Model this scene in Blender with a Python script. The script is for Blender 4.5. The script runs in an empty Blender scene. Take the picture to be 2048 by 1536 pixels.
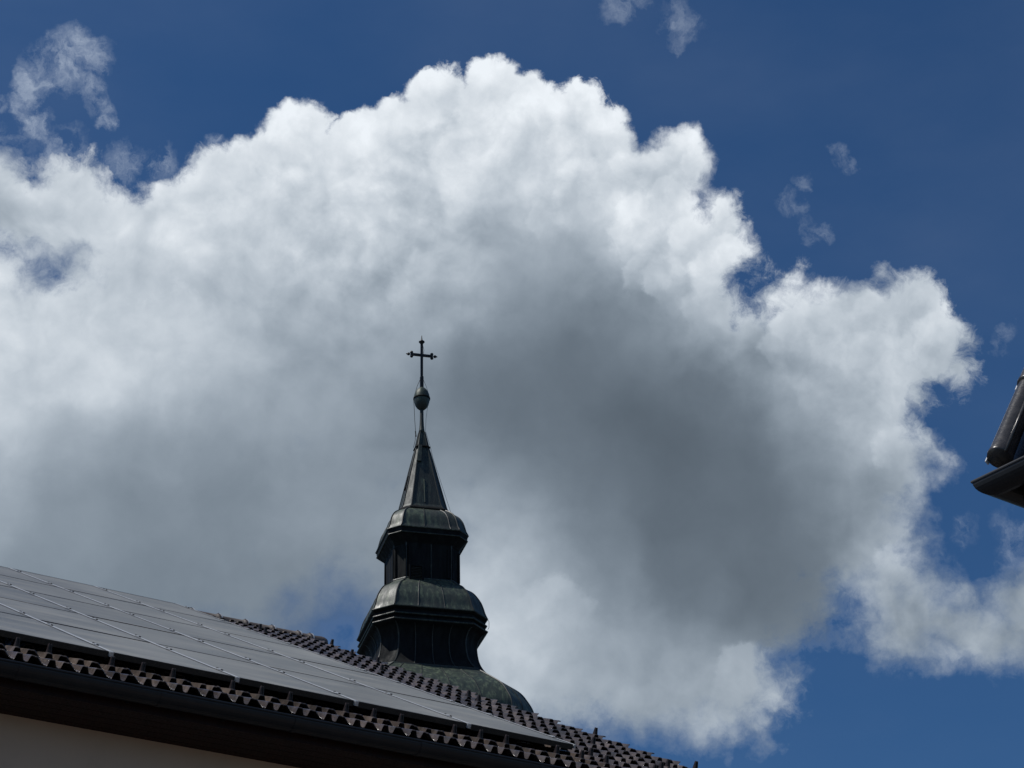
import bpy, bmesh, math, random
import numpy as np
from mathutils import Vector, Matrix
random.seed(7)
R_ = math.radians
scene = bpy.context.scene
COL = scene.collection

# ------------------------------------------------------------------ camera
PITCH, ROLL, FPX = 0.49496, -0.02137, 4590.15
CAM = Vector((0, 0, 1.6))
cP, sP = math.cos(PITCH), math.sin(PITCH)
FWD = Vector((0, cP, sP)); _U0 = Vector((0, -sP, cP)); _R0 = Vector((1, 0, 0))
RGT = _R0*math.cos(ROLL) + _U0*math.sin(ROLL)
UPV = -_R0*math.sin(ROLL) + _U0*math.cos(ROLL)
cam_data = bpy.data.cameras.new('camera'); cam = bpy.data.objects.new('camera', cam_data)
COL.objects.link(cam)
M = Matrix((RGT, UPV, -FWD)).transposed().to_4x4(); M.translation = CAM
cam.matrix_world = M
cam_data.sensor_width = 36; cam_data.lens = 36*FPX/2048
cam_data.clip_start = 0.1; cam_data.clip_end = 5000
scene.camera = cam
scene.render.resolution_x, scene.render.resolution_y = 1024, 768

scene.view_settings.view_transform = 'Standard'
scene.view_settings.look = 'None'
scene.view_settings.exposure = 0.0
scene.view_settings.gamma = 1.0
scene.cycles.use_denoising = True
scene.cycles.denoiser = 'OPENIMAGEDENOISE'

# ------------------------------------------------------------------ sun
SUN_EL, SUN_AZ = R_(60), R_(-97)          # azimuth from +Y towards +X
sun_dir = Vector((math.sin(SUN_AZ)*math.cos(SUN_EL), math.cos(SUN_AZ)*math.cos(SUN_EL), math.sin(SUN_EL)))
sd = bpy.data.lights.new('sun', 'SUN'); sd.energy = 3.2; sd.angle = R_(0.53); sd.color = (1, .965, .91)
sun = bpy.data.objects.new('sun', sd); COL.objects.link(sun)
sun.rotation_euler = sun_dir.to_track_quat('Z', 'Y').to_euler(); sun.location = (0, 0, 60)

# ------------------------------------------------------------------ helper: directions in the sky
def sky_dir(x, y):
    """world direction of a place in the sky, measured on the photograph (2048 px wide)"""
    return (FWD + RGT*((x-1024)/FPX) + UPV*((768-y)/FPX)).normalized()
def azel(d): return math.degrees(math.atan2(d.x, d.y)), math.degrees(math.asin(d.z))

# ------------------------------------------------------------------ world: Nishita sky with a cumulus bank
#@@CLOUD_BEGIN
world = bpy.data.worlds.new('World'); world.use_nodes = True
wt = world.node_tree; wt.nodes.clear()
class NB:
    def __init__(s, t): s.t = t; s.n = t.nodes; s.l = t.links
    def node(s, ty, **k):
        n = s.n.new(ty)
        for a, b in k.items(): setattr(n, a, b)
        return n
    def _in(s, sock, v):
        if isinstance(v, bpy.types.NodeSocket): s.l.new(v, sock)
        elif v is not None: sock.default_value = v
    def m(s, op, a, b=None, c=None, clamp=False):
        n = s.node('ShaderNodeMath', operation=op, use_clamp=clamp)
        s._in(n.inputs[0], a); s._in(n.inputs[1], b)
        if c is not None: s._in(n.inputs[2], c)
        return n.outputs[0]
    def v(s, op, a, b=None, c=None, scale=None):
        n = s.node('ShaderNodeVectorMath', operation=op)
        s._in(n.inputs[0], a); s._in(n.inputs[1], b)
        if c is not None: s._in(n.inputs[2], c)
        if scale is not None: s._in(n.inputs['Scale'], scale)
        return n.outputs['Value'] if op in ('DISTANCE', 'LENGTH', 'DOT_PRODUCT') else n.outputs[0]
    def cvec(s, col):
        a = s.node('ShaderNodeSeparateColor'); s._in(a.inputs[0], col); b = s.node('ShaderNodeCombineXYZ')
        for k in range(3): s._in(b.inputs[k], a.outputs[k])
        return s.v('SUBTRACT', b.outputs[0], (.5, .5, .5))
    def noise(s, vec, scale, detail=4, rough=.55, dist=0, lac=2.0):
        n = s.node('ShaderNodeTexNoise'); s._in(n.inputs['Vector'], vec)
        n.inputs['Scale'].default_value = scale; n.inputs['Detail'].default_value = detail
        n.inputs['Roughness'].default_value = rough; n.inputs['Distortion'].default_value = dist
        n.inputs['Lacunarity'].default_value = lac
        return n
    def smooth(s, x, a, b, lo=0., hi=1.):
        n = s.node('ShaderNodeMapRange', interpolation_type='SMOOTHSTEP')
        s._in(n.inputs[0], x); s._in(n.inputs[1], a); s._in(n.inputs[2], b)
        n.inputs[3].default_value = lo; n.inputs[4].default_value = hi
        return n.outputs[0]
    def lin(s, x, a, b, lo=0., hi=1., clamp=True):
        n = s.node('ShaderNodeMapRange', clamp=clamp)
        s._in(n.inputs[0], x); s._in(n.inputs[1], a); s._in(n.inputs[2], b); s._in(n.inputs[3], lo); s._in(n.inputs[4], hi)
        return n.outputs[0]
    def mixf(s, f, a, b):
        n = s.node('ShaderNodeMix', data_type='FLOAT'); s._in(n.inputs[0], f); s._in(n.inputs[2], a); s._in(n.inputs[3], b)
        return n.outputs[0]
    def mixc(s, f, a, b, mode='MIX'):
        n = s.node('ShaderNodeMix', data_type='RGBA', blend_type=mode)
        s._in(n.inputs[0], f); s._in(n.inputs[6], a); s._in(n.inputs[7], b)
        return n.outputs[2]
    def ramp(s, f, stops, interp='LINEAR'):
        n = s.node('ShaderNodeValToRGB'); r = n.color_ramp; r.interpolation = interp
        while len(r.elements) > 1: r.elements.remove(r.elements[-1])
        r.elements[0].position = stops[0][0]; r.elements[0].color = stops[0][1]
        for p, c in stops[1:]:
            e = r.elements.new(p); e.color = c
        s._in(n.inputs[0], f)
        return n.outputs[0]
W = NB(wt)
dirv = W.v('NORMALIZE', W.node('ShaderNodeTexCoord').outputs['Generated'])

# outline of the cumulus bank (cloud inside)
OUT = [(-120,255),(-40,275),(0,285),(40,310),(80,335),(120,278),(160,285),(205,340),(235,372),(270,362),(320,335),(380,305),(455,287),
(495,265),(525,232),(560,205),(610,198),(650,222),(690,240),(720,226),(755,215),(800,190),(830,165),(860,145),(900,142),(930,157),(965,130),
(1000,121),(1040,135),(1060,157),(1095,172),(1112,192),(1125,166),(1165,162),(1205,185),(1245,215),(1268,250),(1284,280),(1310,262),(1350,256),
(1390,272),(1420,310),(1432,345),(1412,372),(1405,420),(1430,390),(1460,372),(1478,400),(1490,440),(1510,480),(1535,505),(1520,530),(1488,560),
(1485,600),(1520,600),(1565,575),(1572,535),(1600,532),(1640,565),(1690,570),(1745,560),(1765,520),(1810,508),(1840,540),(1880,560),(1915,590),
(1945,630),(1965,680),(1960,725),(1935,765),(1905,788),(1865,780),(1838,795),(1850,835),(1890,850),(1922,905),(1885,930),(1862,970),(1855,1010),
(1830,1050),(1832,1090),(1860,1130),(1905,1175),(1960,1195),(2048,1140),(2200,1100),(2200,1330),(2048,1345),(1980,1365),(1900,1345),(1800,1345),
(1735,1315),(1705,1250),(1700,1190),(1668,1190),(1665,1260),(1640,1310),(1560,1330),(1600,1365),(1615,1400),(1560,1440),(1530,1480),(1450,1492),
(1350,1500),(1250,1492),(1150,1470),(1050,1490),(900,1500),(800,1420),(745,1360),(722,1310),(705,1270),(665,1250),(625,1265),(590,1310),(500,1345),
(200,1330),(-120,1330)]
HOLES = [((42,512),(26,8)),((1675,1262),(16,26))]
# brightness of the bank: x, y, grey level in the photo, strength of the relief
LUM = [(0,340,185,.7),(60,400,200,.7),(20,300,190,.8),(130,310,200,.7),(120,400,205,.6),(230,420,210,.5),(330,370,212,.6),(60,470,185,.5),(0,580,205,.5),(130,560,205,.5),
(250,520,210,.4),(380,460,215,.4),(420,340,222,.7),(540,260,228,.8),(600,230,230,.8),(620,330,222,.6),(500,400,220,.5),(700,300,225,.7),(830,200,228,.9),(880,170,230,1),
(1000,150,232,1),(1000,250,222,.8),(900,300,218,.7),(780,400,210,.7),(640,480,205,.8),(520,540,200,.5),(700,560,190,.7),(820,500,200,.8),(900,420,205,.6),
(1050,350,205,.6),(1160,200,230,1),(1230,260,225,1),(1200,330,212,.8),(1350,290,228,.9),(1380,350,228,.8),(1300,380,212,.7),(1180,380,225,.7),(1100,440,188,.4),(1000,500,165,.2),
(900,560,185,.5),(870,600,180,.5),(1250,430,220,.7),(1330,470,218,.7),(1440,410,190,.9),(1450,500,218,.8),(1400,540,212,.7),(1260,520,175,.4),(1150,520,150,.15),
(1050,600,140,.1),(900,680,138,.15),(0,660,212,.4),(120,640,212,.3),(260,650,205,.3),(380,620,190,.25),(520,640,178,.25),(650,660,170,.3),(760,620,168,.3),(800,720,148,.15),
(0,780,208,.3),(150,740,212,.3),(300,720,205,.35),(380,700,195,.3),(450,760,175,.2),(600,760,163,.2),(700,800,155,.15),(800,830,134,.1),(950,760,118,.05),(900,830,126,.06),(1000,850,112,.03),(1060,900,120,.04),(1100,720,115,.05),
(1250,700,122,.05),(1250,620,128,.1),(1350,620,140,.3),(1400,680,132,.2),(1480,600,185,.7),(1420,580,195,.6),(1550,640,190,.7),(1620,600,215,.8),(1620,660,205,.7),(1500,700,155,.4),
(1400,780,112,.05),(1250,820,106,.03),(1100,850,112,.03),(1350,900,104,.02),(1500,850,112,.03),(1600,760,165,.4),(1720,700,195,.6),(1720,620,190,.6),(1800,560,205,.8),(1860,620,180,.8),
(1920,680,175,.8),(1860,720,170,.8),(1780,760,185,.6),(1700,800,165,.4),(1620,860,140,.15),(1750,880,182,.5),(1820,900,178,.6),(1880,880,165,.7),(1800,980,165,.5),(1720,960,160,.3),
(1640,960,128,.08),(1500,980,106,.02),(1350,1020,103,.02),(1200,960,112,.03),(1100,980,135,.05),(1000,940,155,.12),(920,900,145,.1),(1040,1050,165,.2),(980,1100,175,.2),
(1000,1200,195,.3),(1040,1250,205,.35),(1100,1160,160,.15),(1200,1100,125,.05),(1350,1150,112,.03),(1500,1120,112,.03),(1620,1080,118,.05),(1740,1060,140,.2),(1800,1120,185,.5),(1760,1180,165,.4),
(1850,1200,165,.5),(1950,1240,150,.6),(2040,1200,145,.6),(1850,1300,155,.6),(1960,1320,140,.6),(1560,1230,116,.05),(1480,1300,115,.1),(1380,1230,125,.1),(1250,1230,150,.15),(1120,1260,182,.25),
(1150,1350,175,.25),(1250,1330,160,.2),(1350,1330,158,.25),(1450,1360,172,.4),(1530,1380,180,.5),(1480,1440,165,.4),(1300,1420,162,.25),(1150,1430,160,.2),(1000,1340,185,.25),
(0,900,185,.2),(150,880,168,.15),(300,880,155,.12),(450,880,152,.1),(600,880,150,.12),(700,920,145,.08),(0,1000,160,.12),(150,1000,140,.06),(300,1000,135,.06),(450,1000,132,.05),
(600,1000,140,.08),(720,1000,145,.08),(100,1120,140,.05),(300,1140,133,.05),(450,1150,132,.05),(560,1140,138,.08),(650,1080,146,.08),(300,1250,135,.05),(500,1240,138,.05),(600,1200,130,.05),(700,1150,142,.08)]
# softness of the edge: x, y, width in px
SOFT = [(0,300,26),(100,300,26),(250,370,26),(400,300,13),(600,210,9),(850,150,8),(1000,130,7),(1200,190,8),(1350,260,10),(1430,350,12),(1450,400,26),(1530,510,14),(1500,570,34),(1600,540,22),
(1700,570,38),(1800,520,14),(1950,650,30),(1930,770,46),(1880,900,36),(1850,1050,60),(1900,1170,44),(2040,1200,60),(1900,1350,52),(1700,1250,110),(1620,1400,52),(1530,1480,48),
(1300,1500,90),(700,1230,110),(620,1230,110),(660,1180,120),(1560,1330,100),(60,505,40)]
SOFTB = [(60,320,34),(300,390,20),(700,190,8),(1150,170,8),(1420,340,13),(1460,470,30),(1540,590,30),(1700,560,34),(1820,520,14),(1945,700,20),(1880,900,40),(1850,1080,60),(2000,1270,58),(1690,1255,60),(1570,1440,55),(1300,1500,70),(680,1230,115),(50,505,48)]
GU0, GU1, NU = -17.5, 17.5, 94        # azimuth range, 3 ramps of 32 stops (shared ends)
GV0, GV1, NV = 17.5, 39.5, 31         # elevation range
def cloud_grid():
    us = np.linspace(GU0, GU1, NU); vs = np.linspace(GV0, GV1, NV)
    A, E = np.meshgrid(np.radians(us), np.radians(vs))
    D = np.stack([np.sin(A)*np.cos(E), np.cos(A)*np.cos(E), np.sin(E)], -1)
    f = D @ np.array(FWD); X = 1024 + FPX*(D @ np.array(RGT))/f; Y = 768 - FPX*(D @ np.array(UPV))/f
    P = np.array(OUT, float); Q = np.roll(P, -1, 0)
    dist = np.full(X.shape, 1e9); ins = np.zeros(X.shape, bool)
    for (x0, y0), (x1, y1) in zip(P, Q):
        dx, dy = x1-x0, y1-y0
        t = np.clip(((X-x0)*dx + (Y-y0)*dy)/(dx*dx+dy*dy+1e-9), 0, 1)
        dist = np.minimum(dist, np.hypot(X-x0-t*dx, Y-y0-t*dy))
        if y0 != y1:
            c = ((y0 > Y) != (y1 > Y)) & (X < (x1-x0)*(Y-y0)/(y1-y0) + x0); ins ^= c
    sdf = np.where(ins, dist, -dist)
    for (hx, hy), (rx, ry) in HOLES:
        q = np.sqrt(((X-hx)/rx)**2 + ((Y-hy)/ry)**2)
        sdf = np.minimum(sdf, (q-1)*min(rx, ry)+6)
    sdf = np.clip(sdf, -160, 160)
    def rbf(pts, k, s):
        num = np.zeros(X.shape); den = np.zeros(X.shape)
        for p in pts:
            d2 = (X-p[0])**2 + (Y-p[1])**2
            w = np.exp(-d2/(2*s*s)) + 2e-3/(1+d2/(s*s))**2
            num += w*p[k]; den += w
        return num/den
    return sdf, rbf(LUM, 2, 48), rbf(LUM, 3, 60), rbf(SOFT, 2, 70)
g_sdf, g_lum, g_rel, g_soft = cloud_grid()

# warp: billows of several sizes push the sampled direction about
wn1 = W.noise(dirv, 26, 3, .5)
wn2 = W.noise(dirv, 85, 5, .62)
w1 = W.v('SCALE', W.cvec(wn1.outputs['Color']), scale=.020)
w2 = W.v('SCALE', W.cvec(wn2.outputs['Color']), scale=.0080)
dw = W.v('NORMALIZE', W.v('ADD', dirv, W.v('ADD', w1, w2)))
def to_uv(d):
    s = W.node('ShaderNodeSeparateXYZ'); W._in(s.inputs[0], d)
    az = W.m('ARCTAN2', s.outputs[0], s.outputs[1]); el = W.m('ARCSINE', s.outputs[2])
    return (W.lin(az, R_(GU0), R_(GU1), 0, 1, False), W.lin(el, R_(GV0), R_(GV1), 0, NV-1., False))
gu, gv = to_uv(dw)
cu = W.node('ShaderNodeCombineXYZ')
for k in range(3): W._in(cu.inputs[k], gu)
acc = None
for i in range(NV):
    cv = W.node('ShaderNodeRGBCurve'); W._in(cv.inputs['Color'], cu.outputs[0]); mp = cv.mapping
    mp.extend = 'HORIZONTAL'
    for k, arr in enumerate(((g_sdf[i]+160)/320, g_lum[i]/255, np.minimum(1, g_rel[i]))):
        pts = mp.curves[k].points
        pts[0].location = (0, float(arr[0])); pts[-1].location = (1, float(arr[-1]))
        for j in range(1, NU-1): pts.new(j/(NU-1), float(arr[j]))
    mp.update()
    row = cv.outputs[0]
    a = W.m('ABSOLUTE', W.m('SUBTRACT', gv, float(i)))
    p = W.m('MAXIMUM', W.m('SUBTRACT', 1.5, a), 0.0); q_ = W.m('MAXIMUM', W.m('SUBTRACT', .5, a), 0.0)
    w_ = W.m('MULTIPLY_ADD', W.m('MULTIPLY', p, p), .5, W.m('MULTIPLY', W.m('MULTIPLY', q_, q_), -1.5))
    sc = W.node('ShaderNodeSeparateColor'); W._in(sc.inputs[0], row)
    acc = [W.m('MULTIPLY', sc.outputs[k], w_) if acc is None else W.m('MULTIPLY_ADD', sc.outputs[k], w_, acc[k]) for k in range(3)]
sdf = W.m('MULTIPLY_ADD', acc[0], 320., -160.)
lum = acc[1]; rel = acc[2]
# edge softness, coarse: a few broad blobs are enough
num = den = None
for x, y, s_ in SOFTB:
    d = sky_dir(x, y)
    t = W.v('DISTANCE', dirv, tuple(d))
    w_ = W.m('POWER', 2.718, W.m('MULTIPLY', W.m('MULTIPLY', t, t), -1/(2*.020**2)))
    w_ = W.m('ADD', w_, 1e-6)
    num = W.m('MULTIPLY', w_, float(s_)) if num is None else W.m('MULTIPLY_ADD', w_, float(s_), num)
    den = w_ if den is None else W.m('ADD', den, w_)
soft = W.m('DIVIDE', num, den)
# cauliflower billows: inverted distance to scattered cells, in three sizes
def billow(vec):
    tot = None
    for sc, am, off in ((38, .62, (0, 0, 0)), (95, .38, (3.1, 1.7, .4))):
        n = W.node('ShaderNodeTexVoronoi', feature='F1'); n.inputs['Scale'].default_value = sc
        W._in(n.inputs['Vector'], W.v('ADD', vec, off))
        t = W.m('MULTIPLY', W.m('SUBTRACT', .52, n.outputs['Distance']), am)
        tot = t if tot is None else W.m('ADD', tot, t)
    return tot
wn3 = W.noise(dirv, 150, 4, .6)
dv = W.v('ADD', dirv, W.v('ADD', W.v('SCALE', w1, scale=.7), W.v('SCALE', W.cvec(wn3.outputs['Color']), scale=.0055)))
b0 = billow(dv)
LDIR = UPV*.8 - RGT*.45
rv = W.v('ADD', dirv, W.v('SCALE', w1, scale=1.2))
r0 = W.noise(rv, 24, 5, .5).outputs['Fac']
r1 = W.noise(W.v('ADD', rv, tuple(LDIR*.009)), 24, 5, .5).outputs['Fac']
slope = W.m('SUBTRACT', r0, r1)                    # > 0 where the billow faces the sun
fb = W.noise(W.v('ADD', dirv, w2), 60, 9, .62).outputs['Fac']
fbc = W.m('SUBTRACT', fb, .5)
hs = W.m('MULTIPLY_ADD', b0, 70., sdf)
hs = W.m('MULTIPLY_ADD', fbc, W.m('MULTIPLY_ADD', W.m('MINIMUM', soft, 55.), 1.9, 22.), hs)
hs = W.m('ADD', hs, -6.)
alpha = W.smooth(W.m('DIVIDE', hs, soft), -.55, 1.15)
thick = W.smooth(W.m('DIVIDE', hs, W.m('ADD', soft, 30.)), 0., 2.2)
# brightness
mid = W.noise(W.v('ADD', dirv, w1), 22, 7, .55).outputs['Fac']
L = W.m('MULTIPLY_ADD', W.m('MULTIPLY', slope, rel), .55, lum)
L = W.m('MULTIPLY_ADD', W.m('MULTIPLY', b0, rel), .08, L)
L = W.m('MULTIPLY_ADD', W.m('MULTIPLY', W.m('SUBTRACT', mid, .5), W.m('MULTIPLY_ADD', rel, .30, .09)), 1.0, L)
L = W.m('MULTIPLY_ADD', W.m('MULTIPLY', fbc, rel), .07, L)
L = W.m('MINIMUM', W.m('MAXIMUM', L, .30), .945)
# single towers of the cumulus: x, y, radius, grey at the top, grey at the foot, strength
LOBES = [(880,200,78,236,212,.8),(985,195,85,238,212,.9),(1075,245,75,232,208,.7),(800,245,62,232,212,.7),(610,262,72,236,212,.85),(548,300,58,230,212,.7),(1165,225,66,238,212,.9),
(1225,290,66,235,200,.85),(700,320,95,228,208,.5),(430,355,80,228,210,.5),(1345,335,86,234,188,.95),(1395,330,46,234,205,.7),(120,350,60,208,190,.5),(210,430,90,214,200,.4),
(960,330,100,224,200,.55),(1185,395,92,231,190,.9),(1110,440,60,215,180,.5),(1300,465,84,226,182,.85),(1340,560,60,215,165,.6),(560,450,100,216,188,.5),(700,480,85,212,178,.6),
(1460,545,84,228,172,.85),(1455,430,44,205,185,.5),(1610,625,72,222,182,.8),(1828,598,76,214,176,.7),(1765,640,62,208,170,.6),(1876,700,80,200,165,.6),(1893,668,62,206,172,.6),(1915,735,52,190,165,.5),(1690,690,70,206,165,.5),
(850,585,76,192,160,.6),(330,700,130,214,180,.5),(90,700,110,218,190,.4),(1810,900,66,200,160,.6),(1790,1140,56,196,165,.6),(1180,230,38,240,222,.7),(940,165,34,240,224,.6),
(1240,235,32,238,220,.6),(1510,1370,90,184,160,.5),(1110,1240,90,200,170,.4),(1650,785,60,185,150,.4),(1290,545,50,205,165,.5),(1385,480,55,228,190,.7),(1255,350,48,232,196,.7),(1330,395,42,226,190,.6),(1050,320,60,226,200,.5),(1130,300,46,232,206,.6),(1420,620,60,196,150,.5),(1570,700,56,200,158,.5),(1740,720,60,204,166,.5),(1830,780,46,190,160,.5),(650,400,70,218,196,.4),(480,520,80,214,188,.4),(770,470,60,206,176,.5),(870,165,30,240,226,.6),(1020,150,34,242,226,.6)]
lobew = W.v('ADD', dirv, W.v('ADD', W.v('SCALE', w1, scale=.45), W.v('ADD', W.v('SCALE', w2, scale=.9), W.v('SCALE', W.cvec(wn3.outputs['Color']), scale=.004))))
LU = (UPV*.86 - RGT*.5).normalized()
lob_h = None; lobn = W.m('MULTIPLY_ADD', b0, .55, W.m('MULTIPLY', fbc, .9))
for x, y, r, g1, g2, st in LOBES:
    c = sky_dir(x, y); ra_ = r/FPX
    df = W.v('SCALE', W.v('SUBTRACT', lobew, tuple(c)), scale=W.m('MULTIPLY_ADD', L, 1e-7, 1/ra_))
    q = W.m('SUBTRACT', 1.0, W.v('LENGTH', df))
    q = W.m('ADD', q, W.m('MULTIPLY', lobn, .62))
    msk = W.m('MULTIPLY', W.smooth(q, -.02, .20), st)
    up = W.v('DOT_PRODUCT', df, tuple(LU))
    Ll = W.lin(W.m('MULTIPLY_ADD', lobn, 1.25, up), -.75, .75, g2/255, g1/255, True)
    # fade the foot of each tower into what lies below
    msk = W.m('MULTIPLY', msk, W.smooth(up, -.95, .05))
    L = W.mixf(msk, L, Ll)
    if y < 420 or x > 1550:
        hq = W.m('MULTIPLY', q, float(r))
        lob_h = hq if lob_h is None else W.m('MAXIMUM', lob_h, hq)
L = W.m('MULTIPLY_ADD', W.m('MULTIPLY', fbc, rel), .15, L)
L = W.m('MULTIPLY_ADD', W.m('MULTIPLY', slope, rel), .45, L)
L = W.m('MULTIPLY_ADD', W.m('MULTIPLY', W.m('SUBTRACT', b0, .06), rel), .16, L)
L = W.m('MULTIPLY_ADD', rel, .004, L)
L = W.m('MINIMUM', W.m('MAXIMUM', L, .30), .955)
hs = W.m('MAXIMUM', hs, W.m('ADD', lob_h, -8.))
fray = W.noise(lobew, 95, 9, .70, .5).outputs['Fac']
fr2 = W.m('MULTIPLY', W.m('SUBTRACT', fray, .50), W.m('MULTIPLY_ADD', W.m('MINIMUM', soft, 40.), 2.1, 34.))
rag = W.smooth(W.noise(dirv, 17, 3, .5).outputs['Fac'], .42, .62)            # ragged in places, crisp in others
hs = W.m('MULTIPLY_ADD', fr2, W.m('MULTIPLY_ADD', rag, .75, .35), hs)
alpha = W.smooth(W.m('DIVIDE', hs, W.m('ADD', soft, 3.)), -.55, 1.25)
rimw = W.smooth(hs, 95., 5.)
L = W.m('MULTIPLY_ADD', W.m('MULTIPLY', W.m('SUBTRACT', fray, .5), rel), .13, L)
L = W.m('MULTIPLY_ADD', W.m('MULTIPLY', W.m('SUBTRACT', .965, L), W.m('MULTIPLY', rimw, rel)), .35, L)
L = W.m('MINIMUM', W.m('MAXIMUM', L, .30), .955)
def s2l(c): return tuple(((x/255)/12.92 if x <= 10 else (((x/255)+.055)/1.055)**2.4) for x in c) + (1,)
def tint(g):
    b = max(0, min(1, (g-95)/140))
    return s2l((g*(.885+.09*b), g*1.0, g*(1.115-.09*b)))
ccol = W.ramp(L, [(k/255, tint(k)) for k in (70, 90, 105, 120, 135, 150, 165, 180, 195, 210, 225, 240, 255)])
# wisps off the main bank
WISP = [(70,245,24),(52,205,22),(55,160,20),(85,120,24),(125,110,30),(165,95,26),(160,140,26),(190,170,18),(203,210,16),(212,245,12),(0,210,12),
(1350,45,26),(1378,60,20),(1355,85,14),(1240,8,24),(1280,5,22),(1664,302,9),(1680,318,11),(1692,335,9),(1605,367,13),(1575,405,15),(1598,420,12),
(1614,450,11),(1616,475,10),(1645,465,10),(2010,665,14),(2000,690,12),(2030,1045,26),(2048,1095,28),(1925,1060,16),(430,285,12),(130,300,30),(20,290,26),(250,325,26),(320,330,24),(100,150,30),(190,120,24)]
wc = W.noise(dirv, 110, 6, .62); wd = W.v('ADD', dirv, W.v('SCALE', W.cvec(wc.outputs['Color']), scale=.014))
wh = None
for x, y, r in WISP:
    t = W.m('SUBTRACT', 1.0, W.m('DIVIDE', W.v('DISTANCE', wd, tuple(sky_dir(x, y))), 2.1*r/FPX))
    wh = t if wh is None else W.m('SMOOTH_MAX', wh, t, .35)
wn = W.noise(W.v('MULTIPLY', wd, (1, 1, .75)), 80, 10, .64, .35).outputs['Fac']
wa = W.m('MULTIPLY', W.smooth(wh, -.05, .75), W.smooth(wn, .34, .78))
sepw = W.node('ShaderNodeSeparateXYZ'); W._in(sepw.inputs[0], dirv)
wa = W.m('MULTIPLY', wa, W.lin(sepw.outputs[0], -.15, -.02, .66, .38))
# plain scattered cumulus over the rest of the sky
rn = W.noise(dirv, 2.6, 8, .58).outputs['Fac']
ra = W.smooth(rn, .56, .66)
ucl = W.m('MULTIPLY', W.m('LESS_THAN', W.m('ABSOLUTE', W.m('SUBTRACT', gu, .5)), .5), W.m('LESS_THAN', W.m('ABSOLUTE', W.m('SUBTRACT', gv, (NV-1)/2.)), (NV-1)/2.))
sepd = W.node('ShaderNodeSeparateXYZ'); W._in(sepd.inputs[0], dirv)
ra = W.m('MULTIPLY', ra, W.smooth(sepd.outputs[2], .02, .12))
rcol = W.ramp(rn, [(.56, s2l((215, 222, 228))), (.66, s2l((205, 212, 220))), (.8, s2l((125, 138, 150)))])
alpha_all = W.m('MAXIMUM', alpha, wa)
alpha_all = W.mixf(ucl, ra, alpha_all)
veil = W.m('MULTIPLY', W.smooth(W.noise(W.v('MULTIPLY', dirv, (1, 1, 2.2)), 4.0, 6, .55).outputs['Fac'], .35, .8), .045)
alpha_all = W.m('MAXIMUM', alpha_all, veil)
wisp_col = s2l((190, 202, 218))
cc = W.mixc(W.smooth(W.m('SUBTRACT', alpha, wa), -.02, .25), wisp_col, ccol)
cc = W.mixc(ucl, rcol, cc)
sky = W.node('ShaderNodeTexSky', sky_type='NISHITA'); sky.sun_disc = False
sky.sun_elevation = SUN_EL; sky.sun_rotation = SUN_AZ
sky.altitude = 500; sky.air_density = 1.0; sky.dust_density = .35; sky.ozone_density = 2.2
SKYK = .10
skyc = W.mixc(1.0, sky.outputs[0], (.235, .42, .595, 1), 'MULTIPLY')
cc10 = W.v('SCALE', cc, scale=1/SKYK)
final = W.mixc(alpha_all, skyc, cc10)
bg = W.node('ShaderNodeBackground'); W._in(bg.inputs[0], final); bg.inputs[1].default_value = SKYK
wo = W.node('ShaderNodeOutputWorld'); wt.links.new(bg.outputs[0], wo.inputs[0])
scene.world = world
world.cycles.sampling_method = 'MANUAL'; world.cycles.sample_map_resolution = 512
#@@CLOUD_END

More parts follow.
